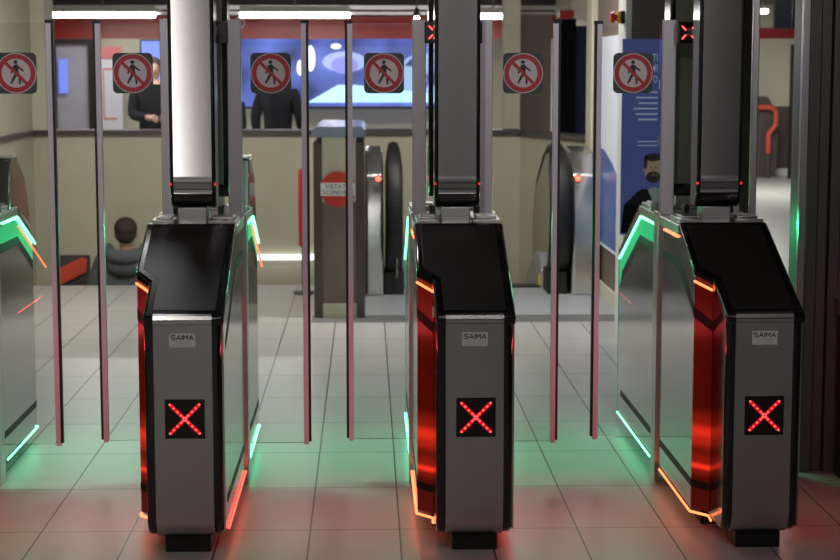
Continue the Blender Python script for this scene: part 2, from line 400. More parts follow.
def make_gate():
    g = empty('ticket_gate')
    # dark core under the skins
    core = MB()
    core.prism([(-.94, .07), (-.94, .74), (-.43, .965), (.43, .965), (.94, .74), (.94, .07)], 'x', -.088, .088)
    core.prism([(-.72, .07), (-.72, .84), (-.43, .965), (.43, .965), (.72, .84), (.72, .07)], 'x', -.142, .142)
    core.build('housing', M_['rubber'], g)
    MB().box(-.10, .10, -.66, .66, .0, .069).build('plinth', M_['rubber'], g)
    MB().box(-.155, .155, -.428, .428, .966, 1.0).build('top_plate', M_['steel'], g, bevel=.003)
    for s in (1, -1):
        F = flip(s)
        MB().box(-.046, .10, -.955, -.80, 0, .055).build('foot', M_['rubber'], g, fn=F, bevel=.004)
        # nose block: glossy black frame with curved foot
        prof = [(-1.0, .755), (-1.0, .13), (-.995, .10), (-.98, .075), (-.955, .058), (-.92, .055), (-.745, .055), (-.745, zt(-.75)), ]
        MB().prism(prof, 'x', -.098, .1435).build('front_frame', M_['black'], g, fn=F, bevel=.014, seg=4)
        # steel front, following the same curve
        q = [(-1.002, .742), (-1.002, .13), (-.997, .10), (-.982, .073), (-.957, .056)]
        st = MB(); loops = []
        for (yy, zz) in q: loops.append([(-.068, yy, zz), (.115, yy, zz), (.115, yy + .006, zz + .002), (-.068, yy + .006, zz + .002)])
        st.loft(loops); st.build('front_panel', M_['steel'], g, fn=F)
        tr = MB()
        for (za, ya, zb, yb, dd) in ((.774, -.985, .757, -1.0025, 0), (.754, -1.0035, .744, -1.0035, 0)):
            tr.loft([[(-.068, ya, za), (.115, ya, za), (.115, ya + .01, za - .004), (-.068, ya + .01, za - .004)],
                     [(-.068, (ya + yb) / 2 - .004 * (za - zb > .012), (za + zb) / 2 + .003 * (za - zb > .012)), (.115, (ya + yb) / 2 - .004 * (za - zb > .012), (za + zb) / 2 + .003 * (za - zb > .012)), (.115, ya + .012, (za + zb) / 2), (-.068, ya + .012, (za + zb) / 2)],
                     [(-.068, yb, zb), (.115, yb, zb), (.115, yb + .01, zb), (-.068, yb + .01, zb)]])
        tr.build('trim_strip', M_['trim'], g, fn=F)
        # sloping glossy cover with a rim
        outl = [(.153, -.43), (.153, -1.0), (-.100, -1.0), (-.102, -.795), (-.153, -.735), (-.153, -.43)]
        def slab(pl, up, th):
            return [[(x, y, zt(y) + up) for x, y in pl], [(x, y, zt(y) + up - th) for x, y in pl]]
        cv = MB().loft(slab(outl, .012, .032)); cv.build('top_cover', M_['black'], g, fn=F, bevel=.009, seg=4)
        inn = [(.124, -.455), (.124, -.965), (-.072, -.965), (-.074, -.785), (-.130, -.72), (-.130, -.455)]
        MB().loft(slab(inn, .0135, .004)).build('cover_inset', M_['inset'], g, fn=F, bevel=.001)
        # side panel: flat part and angled corner
        X = -.150
        sp = MB()
        sp.prism([(-.73, .075), (-.73, zt(.73) - .022), (-.43, .990), (.43, .990), (.982, zt(.982) - .012), (.982, .075)], 'x', X, X + .007)
        pan = sp.build('side_panel', M_['polished'], g, fn=F, bevel=.0015)
        e = X - .0012
        def strip(pts, th, xo=e):
            loop = pts + [(y_, z_ - th) for y_, z_ in reversed(pts)]
            MB().prism(loop, 'x', xo, xo + .002).build('inlay_band', M_['band'], pan, fn=F)
        strip([(-.73, zt(.73) - .115), (-.43, .885), (-.10, .885)], .034); strip([(.10, .885), (.43, .885), (.90, zt(.9) - .115)], .034)
        strip([(-.73, .175), (-.10, .175)], .026); strip([(.10, .175), (.90, .175)], .026)
        ch = MB()
        P0 = Vector((X, -.73)); P1 = Vector((-.1, -.785)); nrm = Vector((-1, -1)).normalized()
        def chq(mb, z0a, z0b, z1a, z1b, off, th=.004, m=0, t0=0, t1=1):
            a = P0.lerp(P1, t0); c = P0.lerp(P1, t1)
            o1 = nrm * off; o2 = nrm * (off - th)
            mb.loft([[(a.x + o1.x, a.y + o1.y, z0a), (c.x + o1.x, c.y + o1.y, z0b), (c.x + o2.x, c.y + o2.y, z0b), (a.x + o2.x, a.y + o2.y, z0a)],
                     [(a.x + o1.x, a.y + o1.y, z1a), (c.x + o1.x, c.y + o1.y, z1b), (c.x + o2.x, c.y + o2.y, z1b), (a.x + o2.x, a.y + o2.y, z1a)]], m)
        chq(ch, .075, .075, zt(.73) - .024, zt(.79) - .024, 0)
        lens = ch.build('corner_panel', M_['lens'], g, fn=F)  # angled red panel, glow set as emission
        for q in ((zt(.73) - .15, zt(.79) - .165, zt(.73) - .115, zt(.79) - .13), (.149, .145, .175, .171)):
            lb = MB(); chq(lb, *q, .001, .002); lb.build('inlay_band', M_['band'], lens, fn=F)
        # LED strips: front half red, rear half green in world terms
        r = .0042
        xo = X - .003; near = M_['orange_led'] if s == 1 else M_['green_led']; away = M_['green_led'] if s == 1 else M_['red_led']
        def led(pts, m_): MB().tube(pts, r, 6).build('light_strip', m_, g, fn=F)
        if s == 1: led([(xo, -.14, .958), (xo, -.415, .958)], near)
        led([(xo, -.12, .064), (xo, -.733, .064), (-.102, -.795, .064), (-.101, -.83, .056)], near)
        c0 = P0 + nrm * .003; c1 = P1 + nrm * .003
        led([(c0.x, c0.y, zt(.73) - .03), (c1.x, c1.y, zt(.79) - .028)], near)
        if s == 1:
            led([(xo, .05, .958), (xo, .415, .958), (xo, .972, zt(.972) - .035)], away)
        led([(xo, .10, .064), (xo, .972 if s == 1 else .90, .064)], away)
        # added area lamps that spread the strips' glow over the lane floor
        for (yy, c_, e_) in ((-.62, (1, .06, .07), 1.3), (.45, (.06, 1, .42), 1.1)):
            if s == -1: c_, yy = ((.06, 1, .42), -.45) if yy < 0 else ((1, .06, .07), .62); e_ = 1.1
            Ld = bpy.data.lights.new('strip_light', 'AREA'); Ld.shape = 'RECTANGLE'; Ld.size = .02; Ld.size_y = .5; Ld.energy = e_ * LEDP * (1.5 if c_[1] > c_[0] else .5); Ld.color = c_
            lo = bpy.data.objects.new('strip_light', Ld); p_ = F((X - .02, yy, .60 if abs(yy) > .5 else .92)); lo.location = p_
            lo.rotation_euler = (0, R(48) * s, 0); lo.parent = g; col.objects.link(lo)
        if s == 1:
            MB().prism([(.06, .950), (.42, .950), (.975, .715), (.975, .61), (.90, zt(.9) - .113), (.43, .887), (.06, .887)], 'x', X - .0010, X + .001).build('lit_panel', M_['lit'], pan, fn=F)
        # clear glass edge sheet at the far end of each panel
        fin = MB().prism([(.984, .05), (.984, zt(.984) - .01), (1.0, zt(1.0) - .01), (1.0, .05)], 'x', X, X + .006)
        if s == 1:
            fo = fin.build('glass_edge', M_['fin'], g, fn=F)
            MB().box(X - .001, X + .007, .9985, 1.0025, .05, zt(1.0) - .01).build('lit_edge', M_['green_edge'], fo, fn=F)
        # slot post in the side where the glass leaf comes out
        MB().box(-.160, -.145, -.05, .05, .0, 1.012).build('slot_post', M_['steel'], g, fn=F, bevel=.003)
        # tall column
        arc = [(-.36, 1.165), (-.357, 1.135), (-.348, 1.10), (-.335, 1.072), (-.315, 1.058), (-.29, 1.053)]
        cm = MB()
        prof = [(-.36, 2.3)] + arc + [(-.235, 1.053), (-.235, 2.3)]
        cm.prism(prof, 'x', -.079, .079)
        column = cm.build('column', M_['black'], g, fn=F, bevel=.006)
        fc = MB(); loops = []
        pts = [(-.362, 2.3), (-.362, 1.168), (-.3665, 1.158), (-.3625, 1.134), (-.3585, 1.112), (-.3605, 1.106), (-.353, 1.090), (-.346, 1.080)]
        for yy, zz in pts: loops.append([(-.066, yy, zz), (.066, yy, zz), (.066, yy + .012, zz + .004), (-.066, yy + .012, zz + .004)])
        fc.loft(loops); fc.build('steel_face', M_['steel_face'], column, fn=F)
        MB().box(-.058, .058, -.236, -.232, 1.10, 2.3).build('inner_face', M_['inner'], column, fn=F)
        for sx in (-1, 1):
            MB().box(sx * .0765 - .003, sx * .0765 + .003, -.363, -.357, 1.136, 1.144).build('indicator_light', M_['pilot'], column, fn=F)
        MB().box(-.055, .045, -.345, -.245, 1.0, 1.058).build('column_neck', M_['steel'], g, fn=F, bevel=.003)
        for x0, x1 in ((-.142, -.062), (.052, .150)):
            MB().box(x0, x1, -.40, -.20, 1.0, 1.018).box(x0 + .012, x1 - .012, -.36, -.24, 1.018, 1.026).build('clamp_block', M_['steel'], g, fn=F, bevel=.003)
        # fixed steel plate that carries the glass leaf
        MB().box(-.147, -.097, -.012, .012, 1.0, 1.715).build('leaf_plate', M_['plate'], g, fn=F, bevel=.003)
        # glass leaf, its post with rubber edge, and sign
        yl = .035 * s
        leaf = MB().box(-.372, -.150, -.005, .005, .155, 1.700).build('glass_leaf', M_['glass'], g, fn=lambda p, s=s: (p[0] * s, p[1] + .03 * s, p[2]))
        G = lambda p, s=s: (p[0] * s, p[1] + .03 * s, p[2])
        pm = MB().box(-.384, -.366, -.012, .012, .150, 1.700, 0).box(-.393, -.384, -.010, .010, .160, 1.703, 1).box(-.395, -.364, -.013, .013, 1.700, 1.712, 1)
        pm.build('edge_post', [M_['post'], M_['rubber']], leaf, fn=G)
        if s == 1: sm = sign_mesh(0, -.250, 1.521, .03 - .005)
        else: sm = sign_mesh(0, .256, 1.521, -.03 - .005)
        sm.build('prohibition_sign', SIGNM, leaf)
    # upper lane displays
    for sx in (-1, 1):
        bx = MB().box(sx * .066 - .038, sx * .066 + .038, -.075, -.035, 1.628, 1.706).box(sx * .066 - .01, sx * .066 + .01, -.235, -.07, 1.655, 1.68)
        bb = bx.build('lane_display', M_['disp'], g, bevel=.003)
        if sx == -1:
            led_cross(-.066, 1.667, .023, -.0755, 9).build('led_cross', [M_['dot'], M_['dot']], bb)
    dd = MB().box(-.035, .090, -1.0045, -.998, .380, .506).build('status_display', M_['disp'], g, bevel=.001)
    led_cross(.0275, .443, .046, -1.0045).build('led_cross', [M_['cross'], M_['dot']], dd)
    st = MB().box(-.017, .064, -1.0035, -.999, .671, .715).build('maker_sticker', M_['sticker'], g)
    lt = MB(); GL = {'S': [((1, .9), (.8, 1), (.2, 1), (0, .85), (0, .65), (.2, .52), (.8, .48), (1, .35), (1, .15), (.8, 0), (.2, 0), (0, .1))],
          'A': [((0, 0), (.5, 1), (1, 0)), ((.22, .3), (.78, .3))], 'I': [((0, 0), (0, 1))], 'M': [((0, 0), (0, 1), (.5, .35), (1, 1), (1, 0))]}
    cx_ = -.0105
    for chh, wd_ in (('S', .0115), ('A', .0125), ('I', .0), ('M', .0125), ('A', .0125)):
        for st_ in GL[chh]:
            for (a0, b0), (a1, b1) in zip(st_, st_[1:]):
                p_ = Vector((cx_ + a0 * wd_, .6955 + b0 * .0135)); q_ = Vector((cx_ + a1 * wd_, .6955 + b1 * .0135)); d_ = (q_ - p_).normalized(); n_ = Vector((-d_.y, d_.x)) * .0014
                p_ = p_ - d_ * .0010; q_ = q_ + d_ * .0010
                lt.prism([(k_.x, k_.y) for k_ in (p_ + n_, q_ + n_, q_ - n_, p_ - n_)], 'y', -1.0036, -1.0041)
        cx_ += wd_ + .0048
    for k, wd in enumerate((.058, .052, .06)): lt.box(.0235 - wd / 2, .0235 + wd / 2, -1.0040, -1.0036, .6895 - k * .006, .6905 - k * .006, 1)
    lt.build('lettering', [M_['ink'], M_['ink_grey']], st, smooth=False)
    for (x0, x1, y0) in ((-.09, -.07, -.18), (.07, .09, -.18)):
        MB().box(x0, x1, y0, y0 + .05, 1.0, 1.05).build('sensor', M_['rubber'], g, bevel=.004)
    return g

PX = (-.601, .316, 1.233, -1.518)
LBL = ('steel and black ticket gate behind the back of the seated-height man, left of the three full gates',
       'steel and black ticket gate in the middle of the three full gates',
       'steel and black ticket gate nearest the dark steel column, its green lit far end showing',
       'ticket gate cut off by the left picture edge, only its green lit end showing')
LBL = ('steel and black ticket gate with the brightest column, leftmost of the three complete gates',) + LBL[1:]
proto = make_gate()
gates = [proto] + [copy_tree(proto) for _ in range(3)]
for g, x, l in zip(gates, PX, LBL):
    g.location = (x, 6.41, 0)
    tag(g, l, 'ticket gate', 'ticket gates in the row')
for o in [c for c in gates[2].children if c.name.startswith('glass_leaf')]:
    if sum((o.matrix_basis @ Vector(v.co)).x for v in o.data.vertices) > 0:
        for c in list(o.children): bpy.data.objects.remove(c)
        bpy.data.objects.remove(o)
# hooded reader heads on the far part of two gates
for g in (gates[0], gates[3]):
    b = MB().prism([(.30, 1.0), (.34, 1.19), (.46, 1.195), (.62, 1.10), (.72, .89), (.43, 1.0)], 'x', .07, .151)
    rd = b.build('reader_head', M_['polished'], g, bevel=.006)
    MB().prism([(.335, 1.192), (.465, 1.196), (.465, 1.203), (.335, 1.200)], 'x', .069, .152).build('reader_cap', M_['trim'], rd, bevel=.002)
    MB().prism([(.06, .950), (.42, .950), (.725, .822), (.725, .762), (.43, .887), (.06, .887)], 'x', .1495, .1515).build('lit_panel', M_['lit'], g)
    # orange lit edge of the glass skin beside the green strip
    MB().tube([(.152, .44, .925), (.1535, 1.0, .70)], .0036, 6).build('lit_edge', M_['edge_led'], g)
    MB().tube([(.156, .13, .962), (.156, .415, .962), (.156, .76, .825)], .0052, 6).build('light_strip', M_['green_led'], g)
# small lamp label on second gate cover
for g in gates:
    MB().box(-.104, -.101, -.86, -.82, .742, .772).build('inspection_tag', M_['white'], g, smooth=False) if g is gates[1] else None

# ------------------------------------------------------------------ right side screen wall, column and cabinet
t = empty('glass_screen', (1.55, 6.44, 0))
MB().box(-.105, .085, -.004, .004, .02, 1.98).build('glass_pane', M_['glass'], t)
MB().box(-.125, -.102, -.015, .015, 0, 2.1).build('frame_post', M_['steel'], t, bevel=.003)
MB().box(.060, .086, -.018, .018, 0, 2.2).build('frame_post', M_['steel'], t, bevel=.003)
MB().cyl((.04, -.03, .045), .012, .02, 'y', 12).build('floor_bolt', M_['trim'], t)
tag(t, 'clear glass screen between thin steel posts, between the rightmost gate and the dark column', 'glass screen')
b = MB()
for x0, x1, y0 in ((1.655, 1.70, 6.50), (1.702, 1.742, 6.515), (1.744, 1.79, 6.49)): b.box(x0, x1, y0, 6.75, 0, 2.75)
b.box(1.78, 1.80, 6.475, 6.49, 0, 2.75)
struct(b, 'wall_steel_column', M_['dsteel'], bevel=.004)
struct(MB().box(1.80, 2.3, 6.60, 6.8, .0, 2.75), 'wall_right_near', noisy('mottled_brown', (.28, .19, .14), (.38, .27, .2), 30, .7), smooth=False)
t = empty('side_cabinet', (1.98, 6.42, 0))
MB().box(-.20, .25, -.15, .05, .0, .62).build('body', M_['rubber'], t, bevel=.004)
MB().box(-.21, .26, -.16, .06, .62, .68).build('top_rail', M_['dsteel'], t, bevel=.004)
tag(t, 'low black cabinet with a grey top rail against the right edge behind the steel column', 'cabinet')

# ------------------------------------------------------------------ pillar unit with sign
t = empty('barrier_pillar', (-.169, 11.4, 0))
b = MB().box(-.105, .105, -.655, .78, .72, 1.12, 0).box(-.105, .105, -.655, .78, .09, .72, 1).box(-.105, .105, -.655, .78, 0, .09, 0)
b.build('panel', [M_['cream'], M_['brownl']], t, smooth=False)
for x0, x1 in ((-.157, -.105), (.105, .157)):
    MB().box(x0, x1, -.67, .78, 0, 1.09).build('side_frame', M_['brown'], t, bevel=.004)
MB().prism([(-.165, 1.121), (.165, 1.121), (.165, 1.16), (.14, 1.185), (-.13, 1.185), (-.165, 1.16)], 'y', -.68, .80).build('cap', M_['cap'], t, smooth=False)
tag(t, 'cream and brown barrier pillar with a blue-grey steel cap beside the escalator', 'pillar')
t = empty('round_sign', (-.175, 10.738, .800))
MB().cyl((0, 0, 0), .110, -.008, 'y', 40).build('disc', M_['red'], t)
b = MB().box(-.1065, .1065, -.0095, -.0082, -.040, .040)
wb = b.build('white_bar', M_['white'], t, smooth=False)
lt = MB(); text_geo('VIETATO', .036, lt, (0, -.0102, .006)); text_geo('SCENDERE', .036, lt, (0, -.0102, -.031))
lt.build('lettering', M_['sign_black'], wb, smooth=False)
tag(t, 'round red no entry sign with white bar reading VIETATO SCENDERE on the pillar', 'sign')
t = empty('red_stand', (-.435, 11.9, 0))
MB().cyl((0, 0, 0), .07, .02).cyl((0, 0, .02), .012, .32).build('stand_base', M_['dsteel'], t)
MB().box(-.03, .03, -.03, .03, .33, .86).build('red_case', M_['red'], t, bevel=.012)
tag(t, 'slim red case on a stand just left of the cream and brown pillar', 'stand')
o = MB().cyl((0, 0, 0), .022, .07).ball((0, 0, .07), .022).build('warning_lamp', M_['red'], loc=(-.47, 13.7, 1.066))
tag(o, 'small red lamp standing on the dark ledge of the back parapet', 'lamp')

# ------------------------------------------------------------------ escalator
t = empty('escalator', (.7, 12.2, 0))
def hr_path(x):
    p = [(x, 1.32, -.1), (x, 1.22, .35), (x, .95, .70), (x, .5, .90), (x, .2, .985)]
    for k in range(0, 11):
        a = R(75 + k * 21); p.append((x, -.12 + .42 * math.cos(a) * .95, .56 + .46 * math.sin(a)))
    p.append((x, .15, .09))
    return p
# left balustrade: handrail .125-.245 world, deck -.01-.125
for name, xh, xo0, xo1 in (('l', -.515, -.71, -.585), ('r', .61, .70, .87)):
    bal = MB()
    bal.prism([(-.42, 0), (-.42, .55), (-.36, .82), (-.2, .97), (.1, 1.0), (.5, .86), (1.0, .5), (1.3, -.1)], 'x', xo0, xo1)
    bo = bal.build('outer_deck', mat('deck_steel', (.62, .61, .58), .24, .9), t, bevel=.02)
    MB().cyl((xo1 - .035 if xo1 < 0 else xo0 + .035, -.425, .80), .028, -.008, 'y', 20).build('lamp_ring', M_['dsteel'], bo)
    MB().ball((xo1 - .035 if xo1 < 0 else xo0 + .035, -.435, .80), .019, .008, .019).build('stop_light', emis('stop_light', (1, .07, .04), 4), bo)
    xi = xh + (.02 if xh < 0 else -.02)
    MB().prism([(-.40, .12), (-.50, .45), (-.42, .80), (-.22, .96), (.2, .94), (.93, .66), (1.2, .32), (1.28, -.1), (0, .1)], 'x', xi - .008, xi + .008).build('balustrade_panel', noisy('balustrade_glass', (.22, .21, .15), (.30, .28, .2), 3, .15, .6), t, bevel=.004)
    hm = MB(); hp = hr_path(xh); wd = .060 if xh < 0 else .075
    hm.tube(hp, [.026 if k < 6 else (.026 + (wd - .026) * min(1, (k - 5) / 3)) for k in range(len(hp))], 14, 0, .022)
    hm.build('handrail', M_['rubber'], t)
    MB().box(xh - .07, xh + .07, -.36, -.05, 0, .16).build('newel_base', M_['rubber'], t, bevel=.01)
    sk = MB().prism([(-.05, .0), (-.02, .13), (.12, .24), (.5, .2), (1.2, -.05), (1.2, -.3), (.1, -.2)], 'x', xi - .06 if xh > 0 else xi, xi if xh > 0 else xi + .06)
    so = sk.build('skirt', mat('skirt_steel', (.55, .56, .62), .3, .5), t, bevel=.012)
    if xh > 0: MB().box(xi - .075, xi - .061, .0, .03, .02, .09).build('yellow_marker', M_['yellow'], so)
st = MB()
for k in range(4): st.box(-.44, .60, .10 + .30 * k, .42 + .30 * k, -.30 - .2 * k, -.02 - .2 * k)
st.build('steps', M_['dsteel'], t, smooth=False)
MB().box(-.44, .60, .0, .1, -.15, .004).build('comb_plate', M_['band'], t)
tag(t, 'steel escalator with thick black handrails and red stop lights, seen head-on beyond the gates', 'escalator')

# wall tube, stair panel
o = MB().tube([(-.868 - .8, 13.57, .075), (-.36, 13.57, .075)], .022, 10).build('wall_tube_light', emis('low_tube', (1, 1, 1), 1.3))
tag(o, 'glowing white tube low on the beige parapet wall, behind the leftmost complete gate', 'tube light')
t = empty('stair_rail', (-2.2, 13.2, -1.29))
MB().box(-.125, .10, -.01, .03, .6, 1.425).build('dark_panel', M_['wains'], t)
MB().prism([(-.125, 1.20), (.075, 1.30), (.085, 1.40), (.04, 1.41), (-.125, 1.33)], 'y', -.03, -.012).build('red_panel', M_['orange'], t)
MB().box(-.11, -.09, -.0, .02, 0, .6).build('rail_post', M_['dsteel'], t); MB().box(.07, .09, -.0, .02, 0, .6).build('rail_post', M_['dsteel'], t)
tag(t, 'slanted orange-red stair panel at the floor edge, left of the person in grey', 'rail')

# ------------------------------------------------------------------ boards on the right
t = empty('blue_poster', (1.53, 9.645, 0))
MB().box(-.118, .13, -.02, .0, .62, 1.70).build('board', mat('poster_blue', (.05, .07, .26), .3, emit=(.10, .13, .46), es=.13), t)
wl = MB()
yy = -.0215
for txt, z, s_ in (('ITO SU', 1.580, .056), ('IM', 1.523, .056), ('OI', 1.462, .056)):
    text_geo(txt, s_, wl, (.078, yy, z), ux=(-1, 0, 0), align='LEFT', bold=.0005, sx=.62)
for k in range(6): wl.box(-.055 + .014 * (k % 3), .080, yy, yy + .001, 1.405 - k * .030, 1.413 - k * .030)
for k in range(2): wl.box(-.03, .080, yy, yy + .001, 1.135 - k * .022, 1.140 - k * .022)
wl.build('lettering', mat('poster_text', (.5, .55, .75), .5, emit=(.6, .65, .9), es=.12), t, smooth=False)
ic = MB()
ic.box(-.105, -.045, yy, yy + .001, .845, .850).box(-.105, -.045, yy, yy + .001, .70, .705).box(-.105, -.100, yy, yy + .001, .70, .85).box(-.048, -.043, yy, yy + .001, .70, .85)
ic.cyl((-.074, yy + .001, .818), .012, -.001, 'y', 16); ic.prism([(-.09, .80), (-.058, .80), (-.062, .765), (-.086, .765)], 'y', yy, yy + .001)
ic.cyl((-.074, yy + .001, .745), .012, -.001, 'y', 16); ic.prism([(-.09, .73), (-.058, .73), (-.062, .71), (-.086, .71)], 'y', yy, yy + .001)
ic.build('icon', mat('poster_icon', (.2, .25, .5), .5), t, smooth=False)
pf = MB()
def ell(mb, cx, cz, rx, rz, d, m, n=24):
    mb.prism([(cx + rx * math.cos(2 * math.pi * k / n), cz + rz * math.sin(2 * math.pi * k / n)) for k in range(n)], 'y', yy, yy - d, m)
pf.prism([(-.118, .63), (-.10, .70), (.0, .77), (.03, .79), (.13, .78), (.13, .63)], 'y', yy, yy - .001, 0)
ell(pf, .09, .90, .05, .075, .0012, 1); ell(pf, .09, .965, .048, .022, .0016, 2); ell(pf, .048, .94, .010, .04, .0016, 2)
ell(pf, .092, .855, .042, .032, .0016, 2); ell(pf, .095, .866, .018, .006, .002, 3)
ell(pf, .078, .908, .006, .004, .002, 2); ell(pf, .104, .908, .006, .004, .002, 2); ell(pf, .093, .888, .006, .013, .0018, 3)
pf.prism([(.06, .79), (.10, .80), (.13, .79), (.13, .72), (.10, .70)], 'y', yy, yy - .0016, 4)
pf.v = [(x - .03 if x > -.05 and z > .64 and x < .125 else x, y, z + .085 if z > .64 else z) for x, y, z in pf.v]
pf.build('printed_portrait', [M_['blackcloth'], mat('print_skin', (.42, .25, .2), .6, emit=(.5, .3, .25), es=.12), M_['hair'], mat('print_skin_dark', (.32, .16, .14), .6), mat('print_shirt', (.6, .65, .75), .6)], t, smooth=False)
tag(t, 'blue poster with mirrored white text above a printed bearded man in dark jacket', 'poster')
t = empty('side_advert', (1.605, 11.05, .35))
MB().box(-.012, 0, -.95, 1.0, .0, 1.40).build('sheet', mat('advert_white', (.62, .64, .70), .35, emit=(.8, .82, .95), es=.18), t)
sw = [(-.95, .02), (1.0, .02), (1.0, .62)] + [(1.0 - .195 * k, .62 - .015 * k - .10 * math.sin(k / 10 * 3)) for k in range(1, 11)]
MB().prism([(.99, .02), (.99, .66), (.6, .65), (.2, .58), (-.2, .46), (-.6, .34), (-.94, .2), (-.94, .02)], 'x', -.014, -.0122).build('blue_swoosh', mat('advert_blue', (.08, .13, .36), .35, emit=(.1, .17, .55), es=.08), t)
tag(t, 'white advert with a blue curved lower half on the wall right of the escalator', 'poster')
t = empty('emergency_stop', (1.432, 9.72, 1.82))
MB().box(-.022, 0, -.03, .03, -.035, .035).build('box', M_['rubber'], t, bevel=.004)
MB().box(-.040, -.0225, -.028, .028, -.032, .032).build('yellow_body', M_['yellow'], t, bevel=.004)
MB().cyl((-.0402, 0, 0), .02, -.018, 'x').cyl((-.058, 0, 0), .034, -.02, 'x', 24, 0, .028).build('button', M_['red'], t)
tag(t, 'red emergency stop button with yellow body on the white post above the blue poster', 'button')

# ------------------------------------------------------------------ far hall
def lamp_tube(x0, x1, y, z, label):
    t = empty('tube_lamp', ((x0 + x1) / 2, y, z))
    w_ = (x1 - x0) / 2
    MB().tube([(-w_, 0, 0), (w_, 0, 0)], .026, 12).build('tube', M_['tube'], t)
    MB().box(-w_, w_, -.04, .04, .03, .09).build('housing', M_['white'], t)
    MB().box(-.01, .01, -.01, .01, .09, 2.449 - z).build('hanger', M_['dsteel'], t)
    L = bpy.data.lights.new('tube_light', 'AREA'); L.shape = 'RECTANGLE'; L.size = 2 * w_; L.size_y = .1; L.energy = 18; L.color = (1, .98, .93)
    lo = bpy.data.objects.new('tube_glow', L); lo.location = (0, 0, -.03); lo.parent = t; col.objects.link(lo)
    tag(t, label, 'lamp', 'tube lamps over the far hall')
lamp_tube(-3.12, -2.085, 17.5, 2.065, 'white tube lamp over the grey lift door, leftmost of the three far lamps')
lamp_tube(-1.246, -.157, 17.5, 2.065, 'white tube lamp above the big blue screen')
lamp_tube(1.10, 1.435, 17.5, 2.055, 'white tube lamp right of the middle gate column, shortest of the three far lamps')
struct(MB().box(-4.5, 2.04, 19.0, 19.1, 1.86, 2.10), 'trim_6', noisy('red_fascia', (.42, .035, .025), (.58, .06, .045), 2, .3), smooth=False)
struct(MB().box(-4.5, 2.04, 19.0, 19.1, 2.10, 2.45), 'trim_7', M_['dark'], smooth=False)
struct(MB().box(1.9, 7.2, 16.4, 16.5, 1.82, 1.92, 0), 'trim_8', M_['red'], smooth=False)
struct(MB().box(-3.68, -3.30, 21.0, 21.19, 0, 1.84), 'door_1', M_['grey_door'])
struct(MB().box(-3.80, -3.68, 20.95, 21.19, 0, 2.1).box(-3.30, -3.20, 20.95, 21.19, 0, 2.1).box(-3.68, -3.30, 20.95, 21.19, 1.84, 2.1), 'trim_9', M_['rubber'])
o = MB().box(-.05, .05, 0, .03, -.2, .2).build('blue_notice', mat('blue_notice', (.1, .15, .5), .4, emit=(.2, .3, 1), es=.4), loc=(-3.60, 20.96, 1.45)); tag(o, 'small blue notice on the grey lift door', 'notice')
t = empty('notice_board', (-3.04, 20.9, 0))
MB().box(-.17, .15, 0, .05, .0, 1.80).build('panel', mat('board_white', (.62, .62, .70), .4), t)
MB().box(-.17, .15, -.01, 0, 1.66, 1.80).build('header', mat('board_pink', (.6, .2, .2), .5), t)
b = MB().box(-.08, .06, -.006, 0, 1.53, 1.545).box(-.08, -.065, -.006, 0, .95, 1.53).box(-.08, .08, -.006, 0, .94, .96)
b.build('printed_frame', mat('board_red', (.6, .15, .15), .5), t)
tag(t, 'white notice board with pink header next to the grey lift door', 'board')
# big screen
struct(MB().box(-4.5, 2.04, 17.62, 17.66, 2.075, 2.105).box(-4.5, 2.04, 17.7, 17.76, 2.13, 2.17), 'trim_10', M_['steel'], smooth=False)
t = empty('round_emblem', (-1.36, 18.99, 2.03))
b = MB()
for q0 in range(1):
    vs = []; fs = []
    for k in range(28):
        a = 2 * math.pi * k / 28; vs += [(.045 * math.cos(a), 0, .045 * math.sin(a)), (.062 * math.cos(a), 0, .062 * math.sin(a))]
    for k in range(28):
        j = (k + 1) % 28; fs.append((2 * k, 2 * k + 1, 2 * j + 1, 2 * j))
    b.add(vs, fs)
b.build('ring', M_['white'], t, smooth=False)
tag(t, 'white ring emblem on the red fascia above the left end of the big screen', 'emblem')
t = empty('video_screen', (-.45, 20.6, 0))
m = mat('screen_blue', (.01, .01, .02), .2)
nt = m.node_tree; N = nt.nodes; L = nt.links
tc = N.new('ShaderNodeTexCoord'); nz = N.new('ShaderNodeTexNoise'); nz.inputs['Scale'].default_value = 2.2; nz.inputs['Detail'].default_value = 1
cr = N.new('ShaderNodeValToRGB'); cr.color_ramp.elements[0].position = .35; cr.color_ramp.elements[0].color = (.03, .05, .20, 1)
cr.color_ramp.elements[1].position = .7; cr.color_ramp.elements[1].color = (.16, .24, .80, 1)
L.new(tc.outputs['Object'], nz.inputs['Vector']); L.new(nz.outputs['Fac'], cr.inputs[0])
b_ = N['Principled BSDF']; L.new(cr.outputs[0], b_.inputs['Emission Color']); b_.inputs['Emission Strength'].default_value = .75
MB().box(-1.16, 1.20, 0, .08, 1.09, 1.92).build('display_panel', m, t, smooth=False)
MB().box(-1.18, 1.22, -.02, .1, 1.07, 1.10).box(-1.18, 1.22, -.02, .1, 1.92, 1.95).box(-1.2, -1.16, -.02, .1, 1.07, 1.95).build('bezel', M_['rubber'], t)
MB().box(-.3, .3, .08, .6, 1.3, 1.7).build('wall_bracket', M_['rubber'], t)
s1 = MB()
yy = -.002
s1.prism([(-.24, 1.145), (1.2, 1.145), (1.2, 1.26), (.32, 1.35), (.12, 1.35)], 'y', yy, yy - .002, 0)   # lit show floor
ell(s1, -.20, 1.66, .055, .15, .002, 1); ell(s1, -.32, 1.55, .04, .09, .002, 1)
ell(s1, .20, 1.62, .26, .12, .002, 2); ell(s1, .20, 1.58, .16, .10, .003, 4); ell(s1, .1, 1.80, .06, .03, .002, 1)
car = [(.72, 1.34), (.72, 1.50), (.84, 1.56), (.92, 1.66), (1.02, 1.70), (1.2, 1.72), (1.2, 1.28), (1.12, 1.27), (.8, 1.29)]
s1.prism(car, 'y', yy, yy - .004, 3)
